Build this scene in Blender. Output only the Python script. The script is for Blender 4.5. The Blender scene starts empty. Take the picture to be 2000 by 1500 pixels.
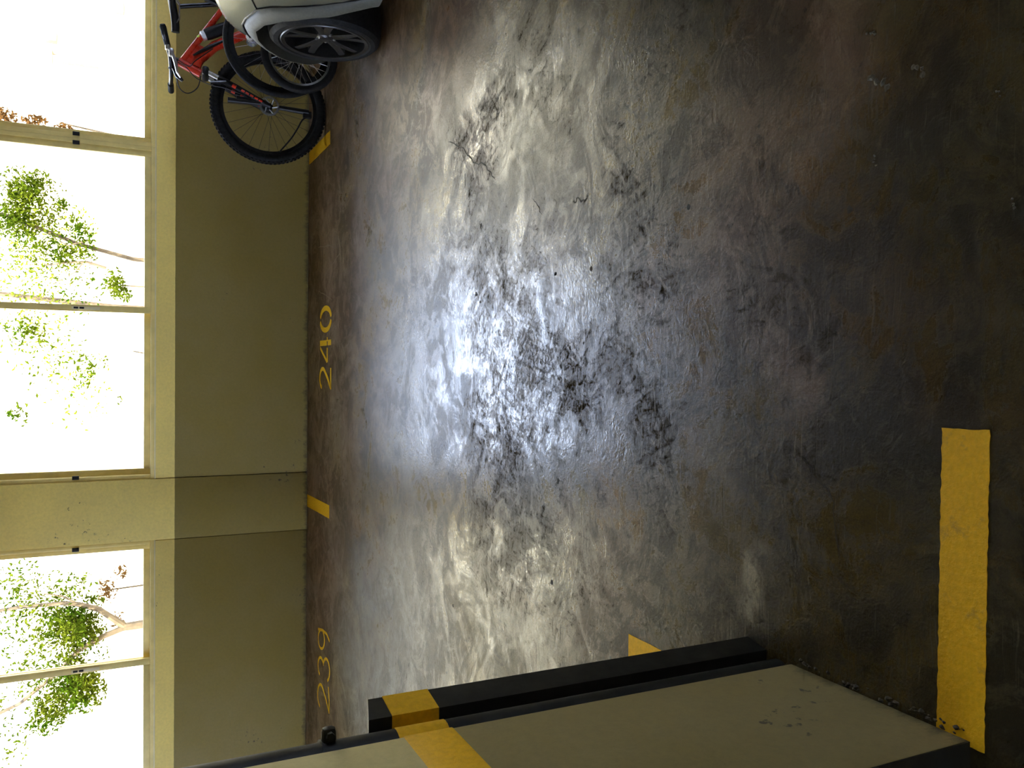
import bpy, math, random
import numpy as np
from mathutils import Vector, Matrix

# ------------------------------------------------------------------ camera, sky, sun, exposure
S = bpy.context.scene
COL = S.collection
random.seed(7)
R = math.radians

PITCH, YAW, ROLL, CAM_H, FPX = R(25.8), R(1.0), R(0.12), 1.30, 1640.0
fw = Vector((-math.sin(YAW) * math.cos(PITCH), math.cos(YAW) * math.cos(PITCH), -math.sin(PITCH)))
rt = Vector((math.cos(YAW), math.sin(YAW), 0))
up = rt.cross(fw)
rt2 = rt * math.cos(ROLL) + up * math.sin(ROLL)
up2 = -rt * math.sin(ROLL) + up * math.cos(ROLL)
cam_data = bpy.data.cameras.new('camera')
cam = bpy.data.objects.new('camera', cam_data)
COL.objects.link(cam)
cam_data.sensor_fit = 'HORIZONTAL'
cam_data.sensor_width = 36.0
cam_data.lens = 36.0 * FPX / 2000.0
cam_data.clip_start = 0.02
# the phone was held sideways: the picture's left is the room's up, the picture's top its right
cx, cy, cz = -up2, rt2, -fw
cam.matrix_world = Matrix(((cx.x, cy.x, cz.x, 0), (cx.y, cy.y, cz.y, 0), (cx.z, cy.z, cz.z, CAM_H), (0, 0, 0, 1)))
S.camera = cam

W = bpy.data.worlds.new('sky')
S.world = W
W.use_nodes = True
bg = W.node_tree.nodes['Background']
bg.inputs['Color'].default_value = (0.60, 0.71, 1.0, 1)
bg.inputs['Strength'].default_value = 1.0

sun_data = bpy.data.lights.new('sun', 'SUN')
sun_data.energy = 2.6
sun_data.color = (1.0, 0.93, 0.80)
sun_data.angle = R(0.6)
sun = bpy.data.objects.new('sun', sun_data)
COL.objects.link(sun)
sun.rotation_euler = (R(38), 0, R(-24))          # high, from behind the garage, so it lights the court and not the bays

S.view_settings.view_transform = 'Standard'
S.view_settings.look = 'None'
S.view_settings.gamma = 1.0
S.view_settings.use_curve_mapping = False
S.view_settings.exposure = 4.52
S.cycles.use_denoising = True
S.cycles.denoising_prefilter = 'ACCURATE'
S.cycles.max_bounces = 7
S.cycles.diffuse_bounces = 4
S.cycles.glossy_bounces = 3
S.cycles.use_adaptive_sampling = True
S.cycles.adaptive_threshold = 0.02
S.cycles.adaptive_min_samples = 24
S.cycles.caustics_reflective = False
S.cycles.caustics_refractive = False
S.cycles.sample_clamp_indirect = 6.0

# ------------------------------------------------------------------ helpers
class MB:
    """collects boxes, tubes, turned and lofted shapes for one mesh"""
    def __init__(s):
        s.v, s.f = [], []
    def add(s, vs, fs):
        n = len(s.v)
        s.v += [tuple(p) for p in vs]
        s.f += [tuple(i + n for i in f) for f in fs]
        return s
    def box(s, a, b, bev=0.0):
        x0, y0, z0 = a; x1, y1, z1 = b
        if bev <= 0:
            vs = [(x, y, z) for z in (z0, z1) for y in (y0, y1) for x in (x0, x1)]
            return s.add(vs, [(0, 2, 3, 1), (4, 5, 7, 6), (0, 1, 5, 4), (2, 6, 7, 3), (0, 4, 6, 2), (1, 3, 7, 5)])
        e = min(bev, (x1 - x0) * .45, (y1 - y0) * .45, (z1 - z0) * .45)
        import bmesh
        bm = bmesh.new()
        bmesh.ops.create_cube(bm, size=1)
        for v in bm.verts:
            v.co = Vector(((x0 + x1) / 2 + v.co.x * (x1 - x0), (y0 + y1) / 2 + v.co.y * (y1 - y0), (z0 + z1) / 2 + v.co.z * (z1 - z0)))
        bmesh.ops.bevel(bm, geom=bm.edges[:], offset=e, segments=2, affect='EDGES', profile=.5)
        bm.verts.index_update()
        s.add([v.co[:] for v in bm.verts], [[v.index for v in f.verts] for f in bm.faces])
        bm.free()
        return s
    def tube(s, pts, r, n=10, closed=False, caps=True):
        P = [Vector(p) for p in pts]
        m = len(P)
        rr = r if isinstance(r, (list, tuple)) else [r] * m
        T = []
        for i in range(m):
            a = P[(i - 1) % m] if (closed or i > 0) else P[i]
            b = P[(i + 1) % m] if (closed or i < m - 1) else P[i]
            T.append((b - a).normalized())
        ref = Vector((0, 0, 1)) if abs(T[0].z) < .9 else Vector((0, 1, 0))
        N = (ref - T[0] * ref.dot(T[0])).normalized()
        vs = []
        for i in range(m):
            N = (N - T[i] * N.dot(T[i])).normalized()
            B = T[i].cross(N)
            for k in range(n):
                a = 2 * math.pi * k / n
                vs.append(P[i] + (N * math.cos(a) + B * math.sin(a)) * rr[i])
        fs = []
        for i in range(m if closed else m - 1):
            j = (i + 1) % m
            for k in range(n):
                l = (k + 1) % n
                fs.append((i * n + k, i * n + l, j * n + l, j * n + k))
        if caps and not closed:
            fs.append(tuple(range(n - 1, -1, -1)))
            fs.append(tuple((m - 1) * n + k for k in range(n)))
        return s.add(vs, fs)
    def lathe(s, prof, c, axis, n=32, closed=False):
        """prof: (radius, offset along axis)"""
        ax = Vector(axis).normalized()
        u = ax.orthogonal().normalized()
        w = ax.cross(u)
        c = Vector(c)
        vs = []
        for r_, o in prof:
            for k in range(n):
                a = 2 * math.pi * k / n
                vs.append(c + ax * o + (u * math.cos(a) + w * math.sin(a)) * r_)
        m = len(prof)
        fs = []
        for i in range(m if closed else m - 1):
            j = (i + 1) % m
            for k in range(n):
                l = (k + 1) % n
                fs.append((i * n + k, i * n + l, j * n + l, j * n + k))
        return s.add(vs, fs)
    def torus(s, c, axis, R_, r_, n=48, m=10, squash=1.0):
        prof = [(R_ + r_ * math.cos(2 * math.pi * k / m), r_ * squash * math.sin(2 * math.pi * k / m)) for k in range(m)]
        return s.lathe(prof, c, axis, n, True)
    def grid(s, rows):
        n = len(rows[0])
        vs = [p for r_ in rows for p in r_]
        fs = [(i * n + j, i * n + j + 1, (i + 1) * n + j + 1, (i + 1) * n + j) for i in range(len(rows) - 1) for j in range(n - 1)]
        return s.add(vs, fs)
    def prism(s, poly, d):
        """polygon extruded along vector d"""
        n = len(poly)
        d = Vector(d)
        vs = [Vector(p) for p in poly] + [Vector(p) + d for p in poly]
        fs = [tuple(range(n - 1, -1, -1)), tuple(range(n, 2 * n))] + [(i, (i + 1) % n, (i + 1) % n + n, i + n) for i in range(n)]
        return s.add(vs, fs)
    def build(s, name, mat, parent=None, smooth=False, angle=40):
        me = bpy.data.meshes.new(name)
        me.from_pydata([tuple(p) for p in s.v], [], s.f)
        me.validate()
        me.update()
        import bmesh
        bm = bmesh.new(); bm.from_mesh(me)
        bmesh.ops.recalc_face_normals(bm, faces=bm.faces[:])
        bm.to_mesh(me); bm.free()
        o = bpy.data.objects.new(name, me)
        COL.objects.link(o)
        if mat: me.materials.append(mat)
        if smooth:
            me.shade_smooth()
            me.set_sharp_from_angle(angle=R(angle))
        if parent is not None:
            o.parent = parent
        return o

def spline(pts, n=6):
    P = [Vector(p) for p in pts]
    P = [P[0] * 2 - P[1]] + P + [P[-1] * 2 - P[-2]]
    out = []
    for i in range(1, len(P) - 2):
        a, b, c, d = P[i - 1:i + 3]
        for k in range(n):
            q = k / n
            out.append(.5 * ((2 * b) + (c - a) * q + (2 * a - 5 * b + 4 * c - d) * q * q + (3 * b - a - 3 * c + d) * q ** 3))
    return out + [P[-2]]

def tag(o, label=None, cat=None, group=None, kind=None):
    if label: o['label'] = label
    if cat: o['category'] = cat
    if group: o['group'] = group
    if kind: o['kind'] = kind
    return o

def empty(name, loc=(0, 0, 0), rot=(0, 0, 0)):
    o = bpy.data.objects.new(name, None)
    COL.objects.link(o)
    o.location = loc
    o.rotation_euler = rot
    o.empty_display_size = .1
    return o

class NT:
    """small node-tree writer"""
    def __init__(s, name):
        s.m = bpy.data.materials.new(name)
        s.m.use_nodes = True
        s.t = s.m.node_tree
        s.b = s.t.nodes['Principled BSDF']
        s.out = s.t.nodes['Material Output']
        s.co = s.t.nodes.new('ShaderNodeTexCoord').outputs['Object']
    def n(s, typ, ins=None, **kw):
        nd = s.t.nodes.new(typ)
        for k, v in kw.items(): setattr(nd, k, v)
        for k, v in (ins or {}).items():
            if hasattr(v, 'is_output'): s.t.links.new(v, nd.inputs[k])
            else: nd.inputs[k].default_value = v
        return nd
    def set(s, k, v):
        if hasattr(v, 'is_output'): s.t.links.new(v, s.b.inputs[k])
        else: s.b.inputs[k].default_value = v
        return s
    def noise(s, scale, detail=6, rough=.6, co=None, dist=0.0):
        return s.n('ShaderNodeTexNoise', {'Vector': co or s.co, 'Scale': scale, 'Detail': detail, 'Roughness': rough, 'Distortion': dist}).outputs['Fac']
    def ramp(s, f, stops, interp='LINEAR'):
        nd = s.n('ShaderNodeValToRGB', {'Fac': f})
        cr = nd.color_ramp
        cr.interpolation = interp
        while len(cr.elements) < len(stops): cr.elements.new(.5)
        for e, (p, c) in zip(cr.elements, stops):
            e.position = p
            e.color = (c, c, c, 1) if isinstance(c, (int, float)) else (*c, 1)
        return nd.outputs['Color']
    def mix(s, f, a, b, mode='MIX'):
        nd = s.n('ShaderNodeMix', data_type='RGBA', blend_type=mode)
        for k, v in ((0, f), (6, a), (7, b)):
            if hasattr(v, 'is_output'): s.t.links.new(v, nd.inputs[k])
            else: nd.inputs[k].default_value = v if k == 0 else ((v, v, v, 1) if isinstance(v, (int, float)) else (*v, 1))
        return nd.outputs[2]
    def math(s, op, a, b=0.0, c=0.0, clamp=False):
        nd = s.n('ShaderNodeMath', operation=op, use_clamp=clamp)
        for i, v in enumerate((a, b, c)):
            if hasattr(v, 'is_output'): s.t.links.new(v, nd.inputs[i])
            else: nd.inputs[i].default_value = v
        return nd.outputs[0]
    def map(s, loc=(0, 0, 0), rot=(0, 0, 0), sc=(1, 1, 1), co=None):
        return s.n('ShaderNodeMapping', {'Vector': co or s.co, 'Location': loc, 'Rotation': rot, 'Scale': sc}).outputs[0]
    def bump(s, h, strength=.2, dist=.01):
        s.set('Normal', s.n('ShaderNodeBump', {'Height': h, 'Strength': strength, 'Distance': dist}).outputs[0])
        return s

def simple(name, col, rough=.5, metal=0.0, var=.12, scale=30, coat=0.0, bump=0.0, spec=.5):
    t = NT(name)
    f = t.noise(scale, 5)
    dark = tuple(c * (1 - var * 1.6) for c in col)
    lite = tuple(min(1, c * (1 + var)) for c in col)
    t.set('Base Color', t.ramp(f, [(.3, dark), (.7, lite)]))
    t.set('Roughness', t.ramp(f, [(.3, min(1, rough * 1.15)), (.7, rough * .9)]))
    t.set('Metallic', metal).set('Specular IOR Level', spec)
    if coat: t.set('Coat Weight', coat).set('Coat Roughness', .05)
    if bump: t.bump(f, bump, .002)
    return t.m

# ------------------------------------------------------------------ materials
CREAM, OLIVE, YELLOW = (.86, .66, .175), (.235, .175, .036), (.84, .47, .006)

def two_tone(name, upper, lower, z, grime=True):
    t = NT(name)
    sep = t.n('ShaderNodeSeparateXYZ', {'Vector': t.co}).outputs
    edge = t.math('ADD', sep[2], t.math('MULTIPLY', t.math('SUBTRACT', t.noise(9, 6, .65), .5), .006))
    f = t.math('GREATER_THAN', edge, z)
    blot = t.noise(2.2, 8, .65)
    fine = t.noise(60, 4, .7)
    c = t.mix(f, lower, upper)
    c = t.mix(t.ramp(blot, [(.35, 0.0), (.75, .35)]), c, t.mix(.75, c, (.30, .26, .15)))
    c = t.mix(t.ramp(fine, [(.3, .25), (.6, 0.0)]), c, t.mix(.5, c, (.05, .045, .03)), )
    if grime:
        low = t.math('SUBTRACT', t.noise(30, 8, .75, t.map(sc=(1, 1, .5))), t.math('MULTIPLY', sep[2], 8.0))
        c = t.mix(t.ramp(low, [(.25, 0.0), (.50, .75)]), c, (.05, .042, .02))
        speck = t.noise(38, 3, .6)
        c = t.mix(t.ramp(t.math('MULTIPLY', speck, t.ramp(blot, [(.5, .0), (.62, 1.0)])), [(.60, 0.0), (.66, .8)]), c, (.05, .04, .03))
    t.set('Base Color', c).set('Roughness', .68).set('Specular IOR Level', .22)
    t.bump(t.math('ADD', t.math('MULTIPLY', blot, 2.0), fine), .25, .004)
    return t.m

M = {}
M['wall'] = two_tone('wall_paint', CREAM, OLIVE, .884)
M['column'] = two_tone('column_paint', (.50, .42, .17), (.235, .185, .065), .81)
M['yellow'] = None
def yellow_paint(name, col, wear=.5, scale=14):
    t = NT(name)
    n1, n2 = t.noise(scale, 8, .7), t.noise(90, 4, .65)
    c = t.mix(t.ramp(n2, [(.35, .0), (.65, .55)]), col, tuple(v * .72 for v in col))
    c = t.mix(t.ramp(n1, [(.58, 0.0), (.70, wear)]), c, (.20, .14, .05))
    t.set('Base Color', c).set('Roughness', .6).set('Specular IOR Level', .2)
    t.bump(t.math('ADD', n1, n2), .5, .003)
    return t.m
M['yellow'] = yellow_paint('yellow_floor_paint', YELLOW)
M['yellow_fresh'] = yellow_paint('yellow_number_paint', (.97, .58, .012), .12, 20)
M['yellow_band'] = yellow_paint('yellow_band_paint', (.74, .41, .008), .3, 6)
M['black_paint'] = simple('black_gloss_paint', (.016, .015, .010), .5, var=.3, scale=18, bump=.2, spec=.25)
M['frame'] = simple('cream_frame_paint', (.78, .61, .20), .5, var=.08, scale=12)
M['frame_lite'] = simple('pale_frame_paint', (.76, .65, .34), .5, var=.06, scale=12)
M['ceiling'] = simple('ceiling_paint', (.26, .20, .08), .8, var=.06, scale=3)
M['rubber'] = simple('tyre_rubber', (.009, .009, .008), .65, var=.35, scale=60, bump=.3, spec=.2)
M['black'] = simple('black_plastic', (.010, .010, .010), .42, var=.3, scale=40, spec=.3)
M['blackmetal'] = simple('black_anodised_metal', (.02, .02, .021), .3, .6, .2, 40)
M['silver'] = simple('brushed_aluminium', (.62, .62, .60), .3, 1.0, .1, 50)
M['steel'] = simple('dull_steel', (.42, .42, .42), .38, .9, .15, 50)
M['red'] = simple('red_frame_paint', (.62, .035, .012), .28, 0, .1, 25, coat=.6)
M['white'] = simple('white_plastic', (.75, .75, .72), .4, 0, .05, 30)
M['lime'] = simple('lime_plastic', (.55, .65, .06), .4, 0, .05, 30)
M['carpaint'] = simple('silver_car_paint', (.19, .195, .15), .30, .55, .04, 200, coat=1.0)
M['carplastic'] = simple('grey_bumper_plastic', (.085, .085, .065), .55, .0, .06, 80, spec=.3)
M['cardark'] = simple('wheel_arch_lining', (.012, .012, .012), .8, 0, .3, 30)
M['alloy'] = simple('dark_grey_alloy', (.075, .075, .072), .33, .8, .12, 60)
M['lamp'] = simple('headlamp_lens', (.75, .77, .78), .08, .4, .04, 30, coat=1.0)
M['asphalt'] = simple('court_paving', (.30, .27, .21), .85, 0, .12, 3)
M['house'] = simple('white_render', (.60, .55, .42), .85, 0, .04, 4)
M['tan'] = simple('tan_painted_wood', (.16, .10, .05), .7, 0, .1, 20)
M['olivewood'] = simple('shutter_paint', (.10, .085, .03), .7, 0, .1, 20)
M['bark'] = simple('tree_bark', (.055, .036, .014), .85, 0, .3, 12, bump=.6)

def glass(name, tint=(1, 1, 1)):
    t = NT(name)
    tr = t.n('ShaderNodeBsdfTransparent', {'Color': (*tint, 1)})
    gl = t.n('ShaderNodeBsdfGlossy', {'Color': (1, 1, 1, 1), 'Roughness': .02})
    fr = t.n('ShaderNodeFresnel', {'IOR': 1.45})
    mx = t.n('ShaderNodeMixShader', {0: t.math('MULTIPLY', fr.outputs[0], .8)})
    t.t.links.new(tr.outputs[0], mx.inputs[1]); t.t.links.new(gl.outputs[0], mx.inputs[2])
    t.t.links.new(mx.outputs[0], t.out.inputs['Surface'])
    return t.m
M['glass'] = glass('window_glass', (.97, .98, .96))
M['carglass'] = simple('tinted_car_glass', (.015, .017, .016), .06, 0, .05, 10, coat=1.0)

def leaf(name, a, b):
    t = NT(name)
    f = t.noise(3.0, 3)
    c = t.ramp(f, [(.35, a), (.65, b)])
    d = t.n('ShaderNodeBsdfDiffuse', {'Color': c})
    tr = t.n('ShaderNodeBsdfTranslucent', {'Color': c})
    mx = t.n('ShaderNodeMixShader', {0: .35})
    t.t.links.new(d.outputs[0], mx.inputs[1]); t.t.links.new(tr.outputs[0], mx.inputs[2])
    t.t.links.new(mx.outputs[0], t.out.inputs['Surface'])
    return t.m
M['leaf'] = leaf('green_leaves', (.012, .030, .0015), (.050, .060, .004))
M['leafy'] = leaf('yellow_green_leaves', (.05, .075, .004), (.12, .13, .012))
M['leafb'] = leaf('brown_leaves', (.045, .020, .006), (.07, .036, .012))

# ------------------------------------------------------------------ the floor
def floor_material():
    t = NT('worn_sealed_concrete')
    at = t.n('ShaderNodeVertexColor', layer_name='wear')
    s = t.n('ShaderNodeSeparateColor', {'Color': at.outputs['Color']}).outputs
    brown, worn, pale, bare = s[0], s[1], s[2], at.outputs['Alpha']
    n_big = t.noise(1.3, 4, .62, dist=.5)
    n_mid = t.noise(6.0, 6, .70, dist=1.2)
    n_spot = t.noise(30, 5, .74, dist=1.4)
    n_fine = t.noise(95, 3, .74)
    n_dust = t.noise(190, 2, .7)
    # trowel and tyre arcs: noise drawn out along circles round a few centres
    def arcs(cx, cy, kr, ka, seed):
        d = t.n('ShaderNodeVectorMath', {0: t.co, 1: (cx, cy, 0)}, operation='SUBTRACT').outputs[0]
        q = t.n('ShaderNodeSeparateXYZ', {0: d}).outputs
        r_ = t.n('ShaderNodeVectorMath', {0: d}, operation='LENGTH').outputs['Value']
        an = t.math('ARCTAN2', q[0], q[1])
        wob = t.math('MULTIPLY', n_mid, .06)
        v = t.n('ShaderNodeCombineXYZ', {0: t.math('MULTIPLY', t.math('ADD', r_, wob), kr), 1: t.math('MULTIPLY', an, ka), 2: seed}).outputs[0]
        return t.noise(1.0, 3, .72, v)
    arc1, arc2, arc3 = arcs(-.05, 2.52, 62, 8, 0), arcs(1.15, 2.2, 60, 9, 3.1), arcs(-.9, 1.5, 52, 10, 7.7)
    arc = t.math('MAXIMUM', arc1, t.math('MAXIMUM', arc2, arc3))
    n_pat = t.noise(2.6, 8, .72, dist=1.0)
    n_pat2 = t.noise(7.5, 6, .74, t.map(loc=(3.3, 1.7, 0)), 1.2)
    patch = t.ramp(n_pat, [(.46, 0.0), (.56, 1.0)])
    patch2 = t.ramp(n_pat2, [(.50, 0.0), (.57, 1.0)])
    film = t.math('MULTIPLY', t.math('ADD', t.math('MULTIPLY', patch, .6), t.math('MULTIPLY', patch2, .4)), 1.0)      # where the pale film of the surface survives
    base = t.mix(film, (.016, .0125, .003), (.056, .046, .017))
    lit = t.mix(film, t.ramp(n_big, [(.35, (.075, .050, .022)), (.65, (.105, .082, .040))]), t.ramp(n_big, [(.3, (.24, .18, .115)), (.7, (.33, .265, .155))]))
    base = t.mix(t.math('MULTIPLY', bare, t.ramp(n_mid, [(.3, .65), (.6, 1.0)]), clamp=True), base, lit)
    n_hue = t.noise(1.05, 3, .6, t.map(loc=(5.1, 2.3, 0)), .8)
    base = t.mix(1.0, base, t.ramp(n_hue, [(.36, (1.12, .88, .72)), (.48, (1.0, 1.0, 1.0)), (.60, (1.22, 1.06, .55))]), 'MULTIPLY')
    base = t.mix(t.ramp(n_spot, [(.36, .7), (.52, 0.0)]), base, t.mix(.65, base, (.014, .011, .005)))
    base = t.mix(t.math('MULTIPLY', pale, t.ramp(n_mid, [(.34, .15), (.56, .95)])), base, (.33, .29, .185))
    base = t.mix(t.math('MULTIPLY', brown, t.ramp(n_mid, [(.25, .4), (.65, .9)])), base, t.mix(film, (.125, .062, .030), (.25, .148, .092)))
    f = t.math('ADD', t.math('MULTIPLY', arc, .55), t.math('MULTIPLY', n_spot, .42))
    f = t.math('ADD', f, t.math('MULTIPLY', n_fine, .22))
    f = t.math('ADD', f, t.math('MULTIPLY', worn, .13))
    f = t.math('ADD', f, t.math('MULTIPLY', t.math('SUBTRACT', 1.0, n_pat2), .30))
    lost = t.ramp(f, [(.855, 0.0), (.965, 1.0)])
    base = t.mix(t.math('MULTIPLY', lost, .75), base, (.020, .015, .007))
    # thin scratches, bent a little
    nz = t.n('ShaderNodeTexNoise', {'Vector': t.co, 'Scale': 2.2, 'Detail': 3.0, 'Roughness': .7}).outputs['Color']
    def wobble(k):
        w = t.n('ShaderNodeMix', {0: k, 4: t.co}, data_type='VECTOR')
        t.t.links.new(nz, w.inputs[5])
        return w.outputs[1]
    wv = wobble(.05)
    def scratches(rot, sc, lo):
        return t.ramp(t.noise(1.0, 2, .6, t.map(rot=(0, 0, rot), sc=sc, co=wv)), [(lo, 0.0), (lo + .035, 1.0)])
    where = t.math('ADD', t.ramp(t.noise(2.6, 3, .7), [(.50, 0.0), (.62, .6)]), t.math('MULTIPLY', worn, .55), clamp=True)
    scr = t.math('MULTIPLY', t.math('MAXIMUM', scratches(.85, (4, 150, 1), .64), scratches(-.55, (5, 170, 1), .645)), where)
    scr_d = t.math('MULTIPLY', t.math('MAXIMUM', scratches(.25, (9, 190, 1), .60), scratches(1.35, (8, 160, 1), .62)), where)
    lost = t.math('MAXIMUM', lost, t.math('MULTIPLY', scr_d, .85))
    base = t.mix(t.math('MULTIPLY', scr_d, .6), base, (.020, .015, .007))
    base = t.mix(t.math('MULTIPLY', scr, .40), base, (.30, .26, .18))
    # hairline cracks, only in places
    vc = t.n('ShaderNodeTexVoronoi', {'Vector': wobble(.30), 'Scale': 1.6}, feature='DISTANCE_TO_EDGE').outputs['Distance']
    crack = t.math('MULTIPLY', t.ramp(vc, [(.0, 1.0), (.006, 0.0)]), t.ramp(t.noise(2.3, 3, .65), [(.57, 0.0), (.62, 1.0)]))
    base = t.mix(t.math('MULTIPLY', crack, .6), base, (.02, .016, .009))
    # little holes
    vp = t.n('ShaderNodeTexVoronoi', {'Vector': wobble(.05), 'Scale': 16.0}, feature='F1')
    hole = t.math('MULTIPLY', t.ramp(vp.outputs['Distance'], [(.06, 1.0), (.11, 0.0)]), t.math('GREATER_THAN', t.n('ShaderNodeSeparateColor', {'Color': vp.outputs['Color']}).outputs[0], .86))
    base = t.mix(t.math('MULTIPLY', hole, .85), base, (.012, .009, .005))
    base = t.mix(1.0, base, t.ramp(n_dust, [(.3, .72), (.7, 1.2)]), 'MULTIPLY')
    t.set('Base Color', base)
    # gloss: polished where the sealer survives, matt where it is rubbed away or dusty
    ro = t.mix(film, t.ramp(n_mid, [(.3, .36), (.7, .46)]), t.ramp(n_mid, [(.3, .15), (.7, .22)]))
    ro = t.mix(brown, ro, .40)
    ro = t.mix(t.math('MULTIPLY', pale, .5), ro, .46)
    ro = t.mix(t.math('MULTIPLY', lost, .9), ro, .60)
    ro = t.mix(t.math('MULTIPLY', scr, .6), ro, .20)
    t.set('Roughness', ro)
    t.set('IOR', 1.55)
    t.set('Specular IOR Level', t.math('SUBTRACT', t.math('ADD', .22, t.math('MULTIPLY', film, .34)), t.math('MULTIPLY', lost, .22)))
    h = t.math('ADD', t.math('MULTIPLY', t.noise(80, 3, .72), 1.0), t.math('MULTIPLY', t.noise(24, 2, .7, dist=1.2), 1.3))
    t.bump(h, .17, .004)
    return t.m

def smoothstep(e0, e1, x):
    q = np.clip((x - e0) / (e1 - e0), 0, 1)
    return q * q * (3 - 2 * q)

def value_noise(x, y, cell, seed):
    rng = np.random.default_rng(seed)
    g = rng.random((80, 80))
    u, v = (x + 12) / cell, (y + 12) / cell
    i, j = np.floor(u).astype(int), np.floor(v).astype(int)
    fu, fv = u - i, v - j
    fu, fv = fu * fu * (3 - 2 * fu), fv * fv * (3 - 2 * fv)
    i %= 79; j %= 79
    return (g[i, j] * (1 - fu) + g[i + 1, j] * fu) * (1 - fv) + (g[i, j + 1] * (1 - fu) + g[i + 1, j + 1] * fu) * fv

def build_floor():
    xs = np.concatenate([np.linspace(-9, -3.2, 8), np.arange(-3.15, 3.3, .03), np.linspace(3.4, 9, 8)])
    ys = np.concatenate([np.linspace(-9, .3, 10), np.arange(.35, 6.06, .03), [6.07, 6.3]])
    X, Y = np.meshgrid(xs, ys)
    nx, ny = len(xs), len(ys)
    verts = np.stack([X.ravel(), Y.ravel(), np.zeros(X.size)], 1)
    idx = np.arange(nx * ny).reshape(ny, nx)
    faces = np.stack([idx[:-1, :-1], idx[:-1, 1:], idx[1:, 1:], idx[1:, :-1]], -1).reshape(-1, 4)
    me = bpy.data.meshes.new('floor')
    me.from_pydata(verts.tolist(), [], faces.tolist())
    x, y = verts[:, 0], verts[:, 1]
    w1, w2 = value_noise(x, y, .35, 1) - .5, value_noise(x, y, .35, 2) - .5
    w3, w4 = value_noise(x, y, .11, 3) - .5, value_noise(x, y, .11, 4) - .5
    xd, yd = x + w1 * .30 + w3 * .10, y + w2 * .30 + w4 * .10
    def blob(cx, cy, rx, ry, k=1.0, hard=.5):
        d = np.sqrt(((xd - cx) / rx) ** 2 + ((yd - cy) / ry) ** 2)
        return k * (1 - smoothstep(hard * .5, 1.5, d)) if hard <= .5 else k * (1 - smoothstep(hard, 1.15, d))
    brown = np.zeros(len(x)); worn = np.zeros(len(x)); pale = np.zeros(len(x))
    band = smoothstep(4.65, 5.55, yd + w1 * .5) * (.55 + .5 * value_noise(x, y, .6, 9))
    brown = np.maximum(brown, band)
    for b in ((1.73, 4.17, .35, .5, .85), (.45, 1.45, .3, .14, .45), (.1, 1.41, .16, .1, .6), (-.39, 4.93, .5, .3, .6), (.48, 4.83, .7, .35, .65), (-.6, 2.15, .2, .15, .3), (1.3, 3.45, .22, .35, .8), (-.1, 4.3, .5, .25, .35), (1.2, 4.2, .5, .4, .55), (.75, 1.25, .4, .12, .5)):
        brown = np.maximum(brown, blob(*b))
    for b in ((.18, 2.02, .33, .28, .85), (-.08, 1.95, .32, .22, .9), (-.25, 2.75, .36, .5, .95), (.16, 2.75, .40, .5, .95), (.40, 2.9, .3, .3, .7), (.67, 1.9, .35, .2, .8), (.95, 2.9, .22, .35, .8), (-.55, 2.37, .25, .4, .55), (.33, 1.75, .3, .12, .9), (1.05, 2.5, .2, .3, .6), (-.3, 1.4, .6, .25, .6), (.25, 1.3, .5, .2, .6), (-.05, 2.4, .45, .3, .9), (-.6, 2.7, .3, .5, .6)):
        worn = np.maximum(worn, blob(*b))
    for b in ((1.18, 3.25, .12, .16, .9, .7), (.75, 2.55, .2, .25, .75), (1.0, 2.5, .2, .35, .55), (-.875, 2.5, .22, .3, .8), (-.534, 1.43, .085, .085, .95, .8), (.68, 3.61, .05, .12, .7), (-1.7, 4.5, .9, 1.0, .75, .3), (-1.08, 3.9, .6, .8, .6, .3), (.55, 2.7, .3, .3, .4), (-.3, 3.9, .8, .7, .3, .2), (-1.0, 2.9, .35, .5, .45)):  # pale dust and residue, with creamy window reflections painted in as colour
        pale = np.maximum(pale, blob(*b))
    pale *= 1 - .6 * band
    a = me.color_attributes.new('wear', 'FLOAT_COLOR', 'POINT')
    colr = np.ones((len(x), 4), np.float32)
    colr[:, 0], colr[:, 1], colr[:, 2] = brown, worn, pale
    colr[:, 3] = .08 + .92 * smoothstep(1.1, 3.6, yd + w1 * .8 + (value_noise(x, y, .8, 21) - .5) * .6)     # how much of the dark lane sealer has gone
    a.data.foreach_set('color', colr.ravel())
    o = bpy.data.objects.new('floor', me)
    COL.objects.link(o)
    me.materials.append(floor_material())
    return tag(o, 'worn shiny grey concrete garage floor with scratches and brown dust', 'floor', kind='structure')
FLOOR = build_floor()

YW = 6.05
def ragged(x0, x1, y0, y1, jit, step, z=.0012, skew=0.0):
    """painted strip with slightly uneven edges"""
    pts = []
    def run(a, b):
        n = max(1, int(math.dist(a, b) / step))
        for i in range(n):
            q = i / n
            pts.append((a[0] + (b[0] - a[0]) * q + random.uniform(-jit, jit), a[1] + (b[1] - a[1]) * q + random.uniform(-jit, jit)))
    c = [(x0, y0), (x1, y0), (x1 + skew, y1), (x0 + skew, y1)]
    for i in range(4): run(c[i], c[(i + 1) % 4])
    m = MB()
    m.prism([(p[0], p[1], .0002) for p in pts], (0, 0, z))
    return m
tag(ragged(-.62, -.09, .893, .980, .0012, .009).build('bay_line', M['yellow'], FLOOR), 'thick yellow painted line end beside the column')
tag(ragged(-.81, -.722, .35, 1.932, .0008, .05).build('bay_line', M['yellow'], FLOOR), 'yellow painted divider reaching out behind the column')
tag(ragged(-.967, -.880, 5.384, 6.04, .0008, .05, skew=-.018).build('bay_line', M['yellow'], FLOOR), 'short yellow mark at the wall under the pillar')
tag(ragged(1.452, 1.540, 5.42, 6.04, .0008, .05).build('bay_line', M['yellow'], FLOOR), 'short yellow mark at the wall under the bicycle wheel')

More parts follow.
